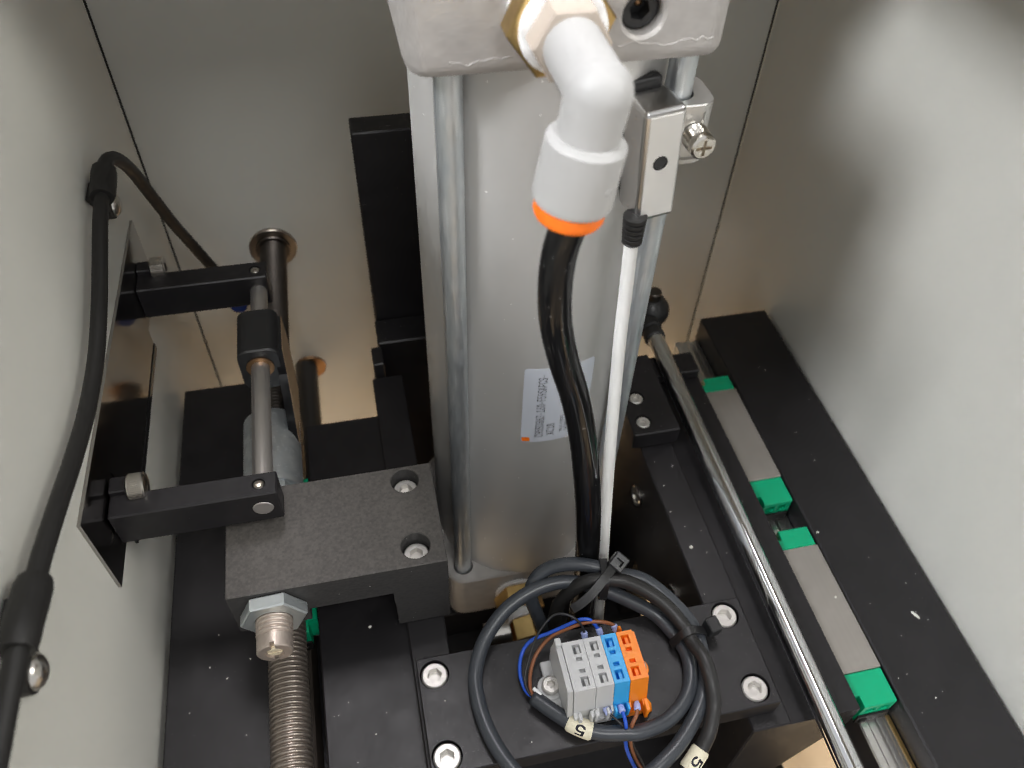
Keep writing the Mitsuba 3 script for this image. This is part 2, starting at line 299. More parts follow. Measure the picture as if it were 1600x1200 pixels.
# ------------------------------------------------------------------ the setting: painted enclosure and the bench under it
def panel(key, x0, x1, y0, y1, z0, z1, label): return struct(key, cbox(x0, x1, y0, y1, z0, z1, 0.5), 'wall_paint', label)
panel('wall_left', -146, -143, -240, 121.2, -30, 300, 'pale grey painted side panel on the left of the machine')
panel('wall_right', 143, 146, -235, 121.2, -30, 302, 'pale grey painted side panel on the right, brightly lit')
panel('wall_back', -150, 150, 122.2, 125, -55, 302, 'pale grey painted panel behind the cylinder')
panel('shade_panel', 81, 142.9, -235, 19.9, 298, 300, 'added unseen panel over the right side, shading the top of the right wall')  # added out of view to cast the upper shadow on the right wall
panel('shade_panel_001', -142.9, 142.9, 20, 122, 298, 300, 'added unseen panel over the rear, shading the back wall')  # added cover, out of view, that keeps lamp light off the back wall
panel('shade_panel_002', -142.9, -116, -235, 19.9, 298, 300, 'added unseen panel over the left side, shading the top of the left wall')  # added out of view so the left wall is shaded near its top
struct('seam_gap', cbox(142.2, 143.0, 121.4, 122.1, -60, 299, 0.1), 'seam_dark', 'dark joint between the back and right panels')
struct('seam_gap_001', cbox(-143.0, -142.2, 121.4, 122.1, -60, 299, 0.1), 'seam_dark', 'dark joint between the back and left panels')
panel('shade_sill', -146, 146, -330, -327, -60, 70, 'added unseen front sill shading the lower part of the machine')  # added out of view to cut light entering low at the front
struct('bench_top', cbox(-900, 900, -700, 800, -132, -100, 1), 'wood', 'pale wooden bench top under the machine')

# ------------------------------------------------------------------ frame plates
def plate(name, label, cat, m, mat='black_anodised', smooth=False, group=None):
    k = thing(name, label, cat, group); add(k, m, mat, smooth); return k
def screw_in(parent, o, d, r=4.25, h=3.0, hexaf=4.2, rot=0.0, mat='screw_steel', smooth=35):
    return add(parent + '__screw', socket_head(o, d, r, h, hexaf, rot), mat, smooth)

kR = plate('long_plate', 'wide long black plate against the right wall, dusted with white specks', 'plate', cbox(105.9, 140.6, -300, 53.4, 20, 75, 0.7))
kL = plate('long_plate', 'long black plate lying along the left wall behind the threaded rod', 'plate', cbox(-140.6, -105.9, -300, 51.7, 20, 75, 0.7))
def bar_mesh(x0, x1, y0, y1): return cbox(x0, x1, y0, y1, 22, 82, 0.5) + cbox(x0 + 0.02, x1 - 0.02, -42, y1 - 0.02, -34, 60, 0.5)
bl = plate('side_bar', 'narrow black upright bar running back from under the worn grey block', 'bar', bar_mesh(-57.7, -44.3, -141.6, 37.0))
br = plate('side_bar', 'narrow black upright bar running back under the right end of the terminal plate', 'bar', bar_mesh(48.4, 62.2, -141.8, 8))
for y, z in ((-78.4, 56.3), (-30.8, 57.3)):
    add(br + '__screw', solid(lathe([(0, 4.6), (0.8, 4.6), (1.2, 4.2), (1.2, 3.4), (0.5, 3.2)], (48.4, y, z), (-1, 0, 0), 28)), 'nickel', 35)
GUS = hull([(x, y, z) for y in (-141.2, 17.7) for x, z in ((61.6, 79), (88.4, 79), (88.4, 66), (81.6, 53.6), (72.4, 27), (61.6, 2))])
plate('carriage_plate', 'black plate that carries the right guide carriages beneath the chrome rod', 'plate', GUS)
plate('carriage_plate', 'black plate between the threaded rod and the left upright bar', 'plate', cbox(-88.4, -57.2, -141.2, 17.7, 62, 79, 0.5) + cbox(-105.8, -80, -141, 17.6, 36, 62.5, 0.5) - cbox(-105.9, -88.5, -300, 30, 42, 63, 0.01))

def bored(m, holes, r, z, depth):
    for x, y in holes: m = m - cyl((x, y, z - depth), (x, y, z + 2), r, 40)
    return m
TS = [(-51, -105.8), (-51.1, -131.9), (51, -105.1), (51.1, -131.2)]
tp = thing('terminal_plate', 'black cross plate carrying the terminal block, with four bright socket screws', 'plate')
add(tp, bored(cbox(-56.5, 57.8, -137.2, -99.6, 82.3, 91.5, 0.35), TS, 4.85, 91.5, 5.2), 'black_anodised')
for (x, y), rot in zip(TS, (8, 24, 40, 12)): screw_in(tp, (x, y, 86.4), (0, 0, 1), 4.3, 4.6, 4.4, rot)

rb = thing('rod_bracket', 'small black bracket with two socket screws below the far end of the chrome rod', 'bracket')
add(rb, bored(cbox(44.5, 64.5, -23.5, 20, 82.3, 91.5, 0.5) + cbox(57, 88, 12, 24, 79.2, 84.5, 0.5), [(50.3, -17), (51.4, -4)], 3.4, 91.5, 2.2), 'black_anodised')
for x, y in ((50.3, -17), (51.4, -4)): screw_in(rb, (x, y, 89.4), (0, 0, 1), 2.9, 2.0, 2.6, 10)
plate('back_column', 'tall black column standing behind the left edge of the cylinder', 'column', cbox(-52.5, -6, 64.2, 76, -60, 187.5, 0.6))
plate('cross_bar', 'short black bar across the foot of the tall column', 'bar', cbox(-53, 25, 48.6, 64.0, 40, 91.5, 0.6))
plate('spacer_block', 'small black block with a rounded end beside the cross bar', 'block', cbox(-56.4, -51.5, 37.4, 48.4, 60, 90, 0.5))
plate('base_plate', 'dark lower plate seen below the front edge of the terminal plate', 'plate', cbox(-57, 60, -260, 60, -44, -34, 0.5) + cbox(55, 100, -260, -66, -43.9, -34.1, 0.5))
plate('shade_web', 'added unseen black plate keeping front light off the cylinder foot', 'plate', cbox(-44.2, 48.3, -104, -100, -33.8, 82.2, 0.3))  # added light blocker hidden under the terminal plate
plate('mount_plate', 'black plate under the foot of the cylinder', 'plate', cbox(-44, 44, -36, 40, -33.9, -12.2, 0.5))

# ------------------------------------------------------------------ linear guides
RAIL = [(93.6, 44), (93.6, 62.6), (94.2, 63.1), (96.6, 63.1), (97.4, 62.2), (99.6, 62.2), (100.2, 63.0), (101.2, 63.0), (101.9, 61.8), (103.4, 61.8), (103.9, 62.8), (105.2, 62.8), (105.8, 62.2), (105.8, 44)]
def rail_mesh(sx): return mirror(place(flat(RAIL[::-1], 0, 350), V(0, 50, 0), V(1, 0, 0), V(0, 0, 1), V(0, -1, 0)), sx)
def mirror(m, sx): return m if sx > 0 else m.mirror((1, 0, 0))
def end_cap(y0, y1, front):
    """green end cap; the free face (front: towards -y) has a corner notch and two slots"""
    m = cbox(89.2, 104.9, y0, y1, 62.6, 74.7, 0.35)
    yf = y0 if front else y1; s = 1 if front else -1
    m = m - cbox(88, 92.4, min(yf - s, yf + 4.2 * s), max(yf - s, yf + 4.2 * s), 60, 76, 0.01)
    for x in (94.0, 99.2): m = m - cbox(x, x + 3.9, min(yf - s, yf + 2 * s), max(yf - s, yf + 2 * s), 68.5, 72.2, 0.01)
    m = m - cbox(93, 103, min(yf - s, yf + 1.0 * s), max(yf - s, yf + 1.0 * s), 40, 65.5, 0.01)
    return m
for sx, where in ((1, 'right'), (-1, 'left')):
    rg = thing('guide_rail', 'bright grooved guide rail lying in the slot of the %s long plate' % where, 'rail')
    add(rg, rail_mesh(sx), 'rail_steel' if sx > 0 else 'brown_rail')
    if sx > 0: add(rg + '__edge_strip', cbox(104.1, 105.5, -300, -141, 62.95, 63.5, 0.1), 'brass')
    for ya, yb, lab in ((-43.8, 6.2, 'rear'), (-127.8, -77.2, 'front')) if sx > 0 else ((-62.0, -11.4, 'front'),):
        lb = {(1, 'rear'): 'grey steel guide carriage with green ends, farther of two beside the chrome rod', (1, 'front'): 'grey steel guide carriage with green ends, nearer of two beside the chrome rod',
              (-1, 'front'): 'guide carriage with dark green end in the gap beside the threaded rod'}[(sx, lab)]
        c = thing('guide_carriage', lb, 'carriage')
        add(c + '__steel_block', mirror(cbox(88.9, 105.2, ya, yb, 45, 75, 0.3), sx), 'ground_steel')
        add(c + '__end_cap', mirror(end_cap(ya - 12.3, ya - 0.15, True), sx), 'green_plastic')
        add(c + '__end_cap', mirror(end_cap(yb + 0.15, yb + 8.6, False), sx), 'green_plastic')
        add(c + '__wiper', mirror(cbox(92.2, 104.2, ya - 13.1, ya - 12.4, 62.0, 67.4, 0.1) + cbox(93.5, 96.0, ya - 13.8, ya - 12.4, 62.6, 65.2, 0.3), sx), 'black_rubber')

# ------------------------------------------------------------------ chrome rod and its rod end
cr = thing('chrome_rod', 'long polished chrome rod running front to back over the right carriage plate', 'rod')
add(cr, cyl((71.5, -176, 88), (72.8, 34, 88), 3.9, 64), 'chrome', 35)
re_ = thing('rod_end', 'black ball joint on the far end of the chrome rod', 'ball joint')
add(re_ + '__socket', solid(lathe([(0, 4.2), (0.6, 4.9), (3, 4.9), (3.6, 4.2), (6, 4.2), (6.5, 5.2), (11, 5.2)], (72.7, 31, 88), (0, 1, 0), 32)), 'black_plastic', 35)
add(re_ + '__ball_housing', trimesh.creation.icosphere(3, 8.6).apply_translation((76.5, 49.5, 89)), 'black_plastic', True)
add(re_ + '__stud', cyl((76.5, 49.5, 80), (76.5, 49.5, 101), 3.4, 24, 0.4), 'dark_steel', 35)

# ------------------------------------------------------------------ pneumatic cylinder
RX0, RX1, RB = -29.0, 31.8, 36.9
cy = thing('pneumatic_cylinder', 'large grey upright pneumatic cylinder with four tie rods in the middle of the machine', 'cylinder')
add(cy + '__barrel', solid(lathe([(0, RB), (243, RB)], (1.1, 0, 18), (0, 0, 1), 128)), 'barrel', 35)
def head_ring(z, i):
    x0, x1, y0, y1, r = -39.3 - 0.17 * (z - 261) + i, 38.3 + i * -1, -37.5 + i, 37.5 - i, 5.5 - min(i, 3)
    return [(cx + sx * (r * math.cos(a) - r) , cy_ + sy * (r * math.sin(a) - r), z) for cx, sx in ((x0, -1), (x1, 1)) for cy_, sy in ((y0, -1), (y1, 1)) for a in np.linspace(0, math.pi / 2, 9)]
head = hull(head_ring(260.6, 2.2) + head_ring(261.4, 0.9) + head_ring(262.8, 0.15) + head_ring(264.5, 0) + head_ring(291, 0) + head_ring(293, 2))
HO = V(15.6, -37.5, 272.6)
head = head - cyl(HO + V(0, -1, 0), HO + V(0, 9, 0), 5.0, 48) - solid(lathe([(-0.5, 6.3), (0.9, 4.9)], HO, (0, 1, 0), 48))
add(cy + '__head_cover', head, 'cast_alloy', 24)
rng = np.random.default_rng(5)
def flash(x0, x1, z0, n, seed):                                     # the mould line left on the casting
    r = np.random.default_rng(seed); xs = np.linspace(x0, x1, n); zs = z0 + np.cumsum(r.normal(0, 0.4, n)); zs = np.clip(zs, z0 - 1.1, z0 + 1.1)
    return sweep(spline([(x, -37.45, z) for x, z in zip(xs, zs)], 0.4), 0.24, 6)
for a in ((-30, -15, 264.9, 12, 2), (10, 34, 266.0, 18, 4)): add(cy + '__mould_line', flash(*a), 'cast_alloy', True)
cs = add(cy + '__cushion_screw', cyl(HO + V(0, 3.2, 0), HO + V(0, 8.9, 0), 4.6, 40, 0.4) - ngon(HO + V(0, 2, 0), HO + V(0, 7, 0), 4.6, 6, 12), 'black_plastic', 30)
add(cy + '__cushion_screw__pin', trimesh.creation.icosphere(2, 1.15).apply_translation(HO + V(0.4, 6.6, 0.6)), 'bronze', True)
for x, y in ((RX0, -28.4), (RX1, -28.4), (-27, 31), (29.5, 31)):
    add(cy + '__tie_rod', cyl((x, y, 16), (x, y, 262), 3.65, 40), 'zinc', 35)
end = rprism(-36.8, 37.2, -36.8, 36.8, -12, 19, 8.0, 0.8)
for x, y in ((RX0, -28.4), (RX1, -28.4), (-27, 31), (29.5, 31)): end = end - cyl((x, y, 14), (x, y, 21), 4.5, 32)
add(cy + '__end_cover', end, 'cast_alloy', 30)

def wrap(R, ang0, z0, cx=1.1):
    """from label coordinates (x along +z, y round the barrel towards the left, h outwards) to the barrel's surface"""
    def f(v):
        th = ang0 - v[:, 1] / R; r = R + v[:, 2]
        return np.stack([cx + r * np.sin(th), -r * np.cos(th), z0 + v[:, 0]], 1)
    return f
LAB = wrap(RB, math.radians(7), 135.4)
def round_rect(w, h, r, n=6):
    return [(sx * (w / 2 - r) + r * math.cos(a), sy * (h / 2 - r) + r * math.sin(a)) for sx, sy, a0 in ((1, 1, 0), (-1, 1, 90), (-1, -1, 180), (1, -1, 270)) for a in np.radians(np.linspace(a0, a0 + 90, n))]
def on_barrel(poly, h0, h1, f, skew=-0.07):
    m = flat(poly, h0, h1).refine_to_length(1.0).to_mesh(); v = np.array(m.vert_properties[:, :3]); v[:, 0] += v[:, 1] * -skew
    return f(v), np.array(m.tri_verts)
st = add(cy + '__sticker', on_barrel(round_rect(39.5, 26.2, 1.6), 0.04, 0.14, LAB), 'sticker')
labels[cy + '__sticker'] = {'label': 'pale blue type sticker with black print and an orange corner mark'}
add(cy + '__sticker__corner_mark', on_barrel([(x - 18.2, y + 11.3) for x, y in round_rect(2.2, 2.9, 0.2)], 0.15, 0.2, LAB), 'orange_plastic')
def print_on(text, x, y, h, length, f):
    m = meshkit.text_mesh(text, h, 0.05, bold=False); v = np.array(m.vertices); v[:, 0] = (v[:, 0] - v[:, 0].min()) * length / np.ptp(v[:, 0]) + x; v[:, 1] += y; v[:, 2] += 0.15
    v[:, 0] += v[:, 1] * 0.07
    return f(v), np.array(m.faces)
add(cy + '__sticker__print', joined([print_on('C95SDB63-160-F59SAPCS-', -17.0, 5.0, 3.1, 33.5, LAB), print_on('XC18', -16.4, 0.9, 3.0, 6.4, LAB),
    print_on('MAX. PRESS.', -15.4, -2.2, 1.1, 9.5, LAB), print_on('1.0 MPa', -9.4, -3.8, 0.9, 5.0, LAB), print_on('145 PSI', -15.4, -4.0, 1.1, 5.0, LAB)]), 'ink')

# ------------------------------------------------------------------ fittings on the cylinder's two ports
PH = V(-6.3, 0, 275.3)
def at_y(p, y): return V(p[0], y, p[2])
bb = thing('brass_bushing', 'large brass hexagon bushing screwed into the head of the cylinder', 'bushing')
add(bb + '__hexagon', ngon(at_y(PH, -39.3), at_y(PH, -46.2), 21.5, 6, 6, 0.5), 'brass')
add(bb + '__thread_tape', solid(lathe([(0, 9.2), (0.4, 10.6), (1.9, 10.9), (2.2, 9.8)], at_y(PH, -37.3), (0, -1, 0), 40)), 'ptfe', 35)
ef = thing('elbow_fitting', 'white push in elbow fitting with orange release ring on the cylinder head', 'fitting')
def ragged(o, d, t0, t1, r, seed, n=48):
    g = np.random.default_rng(seed); vf = lathe([(t0, r - 1), (t0 + 0.25, r), ((t0 + t1) / 2, r + 0.25), (t1 - 0.2, r), (t1, r - 1)], o, d, n); v = vf[0]
    a, b, dd = frame(d); rel = v - o; th = np.arctan2(rel @ b, rel @ a); w = 0.5 * np.sin(3 * th + seed) + 0.35 * np.sin(7 * th + 1) + 0.25 * np.sin(13 * th)
    return v + np.outer(w * np.clip((rel @ dd - t0) / (t1 - t0), 0, 1), dd) * 0.7, vf[1]
add(ef + '__thread_tape', ragged(at_y(PH, -46.0), V(0, -1, 0), 0, 2.6, 9.7, 3), 'ptfe', 40)
add(ef + '__hexagon', ngon(at_y(PH, -48.4), at_y(PH, -55.2), 15.4, 6, 0, 0.6), 'beige_plastic')
CO = V(-6.2, -74.2, 275.4); DD = V(-0.145, -0.01, -0.989); DD /= np.linalg.norm(DD)
def corner(p0, c, p1, r, n=10):
    a, b = (p0 - c) / np.linalg.norm(p0 - c), (p1 - c) / np.linalg.norm(p1 - c)
    out = [p0] + [(1 - t) ** 2 * (c + a * r) + 2 * t * (1 - t) * c + t * t * (c + b * r) for t in np.linspace(0, 1, n)] + [p1]
    return np.array(out)
body = cyl(at_y(PH, -53.6), CO, 6.5, 48) + cyl(CO, CO + DD * 13, 6.75, 48) + Manifold.sphere(6.8, 64).translate(tuple(CO))
add(ef + '__body', body, 'white_plastic', 50)
t0 = CO + DD * 8.9
add(ef + '__collar', solid(lathe([(0, 6.6), (0.4, 7.8), (1.3, 8.6), (14.6, 8.85), (15.5, 8.5), (15.6, 7.0)], t0, DD, 56)), 'white_plastic', 40)
add(ef + '__collar__dimple', solid(lathe([(0, 0.9), (0.25, 0.9), (0.32, 0.7), (0.32, 0.55), (0.15, 0.5)], t0 + DD * 8.6 + V(0.505, -0.86, -0.07) * 8.66, V(0.505, -0.86, -0.07), 24)), 'white_plastic', 35)
add(ef + '__release_ring', solid(lathe([(0, 6.3), (0.1, 7.9), (3.0, 8.0), (4.2, 7.4), (4.5, 6.2), (4.3, 4.4)], t0 + DD * 15.5, DD, 48)), 'orange_plastic', 35)

PB = V(-6.5, 0, 4.0)
b2 = thing('brass_bushing', 'blurred brass hexagon fitting low at the foot of the cylinder behind the cable loop', 'bushing')
def bx_(t): return PB + V(0.02 * t, -t, -0.03 * (t - 37))
ax_ = bx_(60) - bx_(40); ax_ /= np.linalg.norm(ax_)
add(b2 + '__thread_tape', solid(lathe([(0, 8.5), (0.5, 9.6), (2.2, 9.8), (2.6, 8.6)], bx_(36.6), V(0, -1, 0), 36)), 'ptfe', 35)
add(b2 + '__hexagon', ngon(bx_(39.2), bx_(48.4), 19, 6, 0, 0.5), 'brass')
add(b2 + '__thread_tape', solid(lathe([(0, 6.2), (0.4, 7.3), (4.6, 7.3), (5.0, 6.0)], bx_(48.6), ax_, 36)), 'ptfe', 35)
add(b2 + '__coupling', ngon(bx_(53.7), bx_(64), 14.5, 6, 14, 0.5), 'brass')
add(b2 + '__sleeve', cyl(V(-12, -57, 3.5), V(-24, -57, 2), 6.4, 32, 0.5), 'stainless', 35)

# ------------------------------------------------------------------ hose, position switch and its bracket
hs = thing('air_hose', 'glossy black air hose hanging from the white elbow fitting in front of the cylinder', 'hose')
add(hs, sweep(spline(TUBE, 1.5), 4.2, 32), 'hose_black', True)

sw = thing('position_switch', 'small bright metal switch box with black button and white cable beside the elbow', 'switch')
SO = V(18.6, -45.6, 219.0); SX = V(0.985, 0.13, 0.06); SX /= np.linalg.norm(SX); SZ = V(-0.068, 0.0, 0.998); SZ -= SX * (SZ @ SX); SZ /= np.linalg.norm(SZ); SY = np.cross(SZ, SX)
def on_switch(m): return place(m, SO, SX, SY, SZ)
box = rbox(0, 11.7, 0, 11.5, 0, 33, 1.4, 6)
add(sw + '__housing', on_switch(box - cyl((5.6, -1, 18.0), (5.6, 0.7, 18.0), 2.1, 32)), 'nickel_body', 30)
add(sw + '__front_plate', on_switch(cbox(1.5, 10.6, -0.12, 0.3, 1.5, 31.6, 0.1) - cyl((5.6, -1, 18.0), (5.6, 0.7, 18.0), 2.15, 32)), 'satin_nickel')
add(sw + '__button', on_switch(cyl((5.6, 0.65, 18.0), (5.6, 0.15, 18.0), 2.0, 32, 0.2)), 'black_plastic', 35)
add(sw + '__back', on_switch(rbox(-1.2, 10.6, 11.55, 15.5, 3, 35.4, 1.2, 5)), 'black_plastic', 30)
for z in (3.2, 29.5):
    add(sw + '__rivet', on_switch(cyl((-0.3, 4.8, z), (0.2, 4.8, z), 0.5, 12, 0.15)), 'stainless', 35)
pt = meshkit.text_mesh('0-30', 3.0, 0.02); pv = np.array(pt.vertices)         # faint marking on the side of the box, reading downwards
pv = SO + np.outer(-0.012 - pv[:, 2], SX) + np.outer(5.6 - pv[:, 1] + 0.4, SY) * 1.0 + np.outer(24.0 - pv[:, 0], SZ)
add(sw + '__marking', (pv, np.array(pt.faces)), 'stainless')
sp = spline(SWCABLE, 1.5); sd = sp[3] - sp[0]; sd /= np.linalg.norm(sd)
add(sw + '__strain_relief', solid(lathe([(-8.5, 2.8)] + [q for i in range(5) for q in ((-8.3 + 1.75 * i, 3.3 - 0.1 * i), (-7.2 + 1.75 * i, 3.3 - 0.1 * i), (-7.1 + 1.75 * i, 2.65 - 0.05 * i), (-6.75 + 1.75 * i, 2.65 - 0.05 * i))] + [(0.6, 2.8), (1.0, 2.3)], sp[0] + sd * 0.6, sd, 28)), 'black_rubber', 30)
add(sw + '__cable', sweep(sp, 2.05, 20), 'white_cable', True)

sk = thing('switch_bracket', 'pale metal clamp with a bright screw holding the switch to the right tie rod', 'clamp')
cl = rprism(24, 40.8, -35.5, -19.5, 229.5, 247.2, 4.5, 0.3) - cyl((31.8, -28.4, 225), (31.8, -28.4, 250), 4.3, 40) - cbox(25, 37.6, -36, -34.6, 231, 245.0, 0.05)
add(sk + '__clamp', cl, 'ground_light', 25)
SC = V(36.0, -34.7, 238.0); SD = V(0.06, -1, -0.02); SD /= np.linalg.norm(SD)
head_s = solid(lathe([(0, 3.7), (0.5, 3.75), (1.0, 3.3), (1.5, 3.75), (2.1, 3.3), (2.7, 3.7), (3.4, 3.2), (4.2, 3.6), (6.0, 3.5), (6.5, 2.9)], SC, SD, 40)) - ngon(SC + SD * 4.2, SC + SD * 7, 1.3, 4, 20) - place(cbox(-2.3, 2.3, -0.45, 0.45, 0, 3, 0.02) + cbox(-0.45, 0.45, -2.3, 2.3, 0, 3, 0.02), SC + SD * 4.6, *frame(SD))
add(sk + '__screw', head_s, 'nickel', 30)

# ------------------------------------------------------------------ worn block, shock absorber and threaded rods
blk = thing('stop_block', 'worn grey metal block with two counterbored holes beside the cylinder', 'block')
bm = cbox(-111.2, -41.8, -81.7, -42.2, 98, 121, 0.35) - cbox(-88.0, -60.4, -90, -30, 90, 105.5, 0.01) - cbox(-60.4, -30, -90, -30, 90, 98.2, 0.01) + cbox(-60.2, -41.95, -81.6, -42.3, 82.4, 99, 0.3)
BH = [(-51.4, -48.2), (-51.2, -74.3)]
for x, y in BH: bm = bm - cyl((x, y, 109.5), (x, y, 125), 4.75, 48) - solid(lathe([(0, 4.7), (0.5, 5.1), (1, 5.1)], (x, y, 120.6), (0, 0, 1), 48))
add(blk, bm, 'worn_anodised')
for (x, y), rot in zip(BH, (5, 25)): screw_in(blk, (x, y, 111.3), (0, 0, 1), 4.25, 4.2, 4.2, rot)

ab = thing('shock_absorber', 'threaded steel shock absorber with hexagon nut in the front of the worn block', 'shock absorber')
AX = lambda y: V(-98.3, y, 110.6)
add(ab + '__nut', ngon(AX(-82.0), AX(-86.4), 18.4, 6, 4, 0.5) - cyl(AX(-80), AX(-90), 5.9, 32), 'zinc_plain')
add(ab + '__body', thread(AX(-80), AX(-92.4), 5.75, 1.5, 0.55, 40), 'warm_steel', 25)
tip = cyl(AX(-92.2), AX(-97.2), 5.55, 40, 0.4) - cyl(AX(-96.6), AX(-99), 2.9, 32) - cbox(-99.0, -97.6, -98, -95.9, 104, 118, 0.01)
add(ab + '__adjuster', tip, 'warm_steel', 30)
add(ab + '__adjuster__knob', (cyl(AX(-94.5), AX(-96.9), 2.4, 28, 0.3) - cbox(-100.4, -96.2, -98, -96.2, 110.2, 111.1, 0.01)), 'ivory_metal', 30)

zc = thing('stop_collar', 'short zinc plated collar between the steel shaft and the worn block', 'collar')
ZX = lambda y: V(-98.6, y, 101.5)
add(zc + '__barrel', cyl(ZX(2), ZX(-32), 10.7, 56, 0.6), 'zinc', 35)
add(zc + '__rim', solid(lathe([(0, 10.2), (0.3, 10.9), (1.6, 10.9), (1.9, 10.2)], ZX(-30.3), (0, -1, 0), 56)), 'zinc', 35)
add(zc + '__hexagon', ngon(ZX(-32.3), ZX(-41.5), 19, 6, 0, 0.4), 'zinc_plain')

r1 = thing('threaded_rod', 'thick threaded rod running towards the viewer under the shock absorber', 'threaded rod')
add(r1, thread((-99.5, -70, 78.2), (-99.7, -240, 78.2), 6.7, 1.75, 0.75, 40), 'warm_dark_steel', 25)
r2 = thing('threaded_rod', 'dark threaded rod with a round washer on the back panel', 'threaded rod')
add(r2, thread((-96.4, 121, 94.6), (-97.6, 3, 98.5), 6.3, 1.75, 0.6, 36), 'dark_steel', 25)
add(r2 + '__washer', cyl((-96.4, 122.1, 94.6), (-96.4, 120.1, 94.6), 11.4, 48, 0.4) , 'dull_steel', 35)
add(r2 + '__washer_step', cyl((-96.4, 120.0, 94.6), (-96.4, 118.6, 94.6), 8.2, 40, 0.4), 'dark_steel', 35)
r3 = thing('threaded_rod', 'dark stud with a bronze washer low on the back panel', 'threaded rod')
add(r3, cyl((-94, 121.5, 7.5), (-94, 10, 7.5), 6.2, 32), 'black_plastic', 35)
add(r3 + '__washer', cyl((-91.5, 122.1, 6.5), (-91.5, 120.6, 6.5), 8.6, 40, 0.3), 'bronze', 35)
bt = thing('blue_tube', 'short blue tube end just behind the farther bracket arm', 'tube')
add(bt, cyl((-112, 121.8, 76), (-116, 97, 81), 4.2, 24, 0.3), 'blue_film', 35)

# ------------------------------------------------------------------ bracket on the left panel with its guide shaft
wb = thing('wall_bracket', 'long black bracket on the left panel with two arms holding a steel shaft', 'bracket')
pm = hull([(x, y, z) for x in (-142.9, -141.9) for y, z in ((-71.5, 121.6), (-71.5, 157), (76, 151), (76, 121.6))])
pm = pm - hull([(x, y + 6.2 * math.cos(a), 138.5 + 6.2 * math.sin(a)) for x in (-142.3, -138) for y in (-60, -47) for a in np.linspace(0, 2 * math.pi, 24)])
add(wb + '__back_plate', pm, 'plate_mirror')
add(wb + '__lower_flange', cbox(-142.9, -142.3, -49, 44, 113.6, 121.5, 0.1), 'plate_mirror')
add(wb + '__rim', cbox(-142.9, -141.9, -49, 44, 110.4, 113.5, 0.2), 'black_gloss')
for ya, yb, xe in ((-58.4, -49.8, -91.4), (45.6, 55.4, -92.6)):
    arm = cbox(-141.8, xe, ya, yb, 125.6, 140, 0.5) + cbox(-141.8, -136.2, yb - 0.5, yb + 5.5, 126.5, 142, 0.4)
    arm = arm - cyl((-96.9, ya - 2, 132.6), (-96.9, yb + 2, 132.6), 3.34, 32) - cyl((-97, (ya + yb) / 2, 137.6), (-97, (ya + yb) / 2, 142), 2.1, 28)
    a = add(wb + '__arm', arm, 'black_anodised')
    add(a + '__set_screw', socket_head((-97, (ya + yb) / 2, 137.2), (0, 0, 1), 1.9, 2.5, 1.7, 12, 0.35), 'stainless', 35)
for y, z in ((-48.5, 141.0), (56.5, 141.5)):
    kn = [(0, 4.0)]
    hd = socket_head((-136.1, y, z), (1, 0, 0), 4.2, 5.4, 3.4, 10, 0.5)
    for k in range(40):
        th = 2 * math.pi * k / 40; c = V(0, y + 4.28 * math.cos(th), z + 4.28 * math.sin(th))
        hd = hd - hull([(x, c[1] + dy, c[2] + dz) for x in (-135.4, -131.6) for dy, dz in ((0.2, 0.2), (-0.2, 0.2), (0.2, -0.2), (-0.2, -0.2))])
    add(wb + '__screw', hd, 'stainless', 30)
add(wb + '__shaft', cyl((-96.9, -58.6, 132.6), (-96.9, 54.8, 132.6), 3.3, 40, 0.3), 'shaft_steel', 35)

sl = thing('slide_bushing', 'black plastic bushing block with a bronze ring riding on the steel shaft', 'bushing')
sb = hull([(cx + r * math.cos(a), y, cz + r * math.sin(a)) for y, r in ((4, 3.6), (4.6, 4.2), (25.6, 4.2), (26.5, 3.4)) for cx, cz, a0 in ((-93.4, 136.8, 0), (-100.1, 136.8, 90), (-100.1, 124.4, 180), (-93.4, 124.4, 270)) for a in np.radians(np.linspace(a0, a0 + 90, 7))])
add(sl + '__block', sb - cyl((-96.9, 0, 132.6), (-96.9, 30, 132.6), 4.6, 32), 'black_plastic', 30)
add(sl + '__ring', solid(lathe([(0, 3.45), (0, 4.7), (1.0, 5.0), (1.0, 3.45)][1:3] + [(1.1, 4.2)], (-96.9, 4.4, 132.6), (0, -1, 0), 40)) - cyl((-96.9, 6, 132.6), (-96.9, 2, 132.6), 3.4, 32), 'bronze', 35)
fl = flat([(24, 138), (6, 138), (3, 128), (-11, 105), (-9, 97), (22, 99), (27, 122)], 0, 3.0)
FL_ = place(fl, V(-91.2, 0, 0), V(0, 1, 0), V(0, 0, 1), V(1, 0, 0))
add(sl + '__flag', FL_, 'black_gloss')
add(sl + '__flag_sheen', FL_.translate((3.05, 0, 0)).trim_by_plane((-1, 0, 0), 87.95), 'tan_sheen')  # painted reflection of the warm back wall on the flag's side

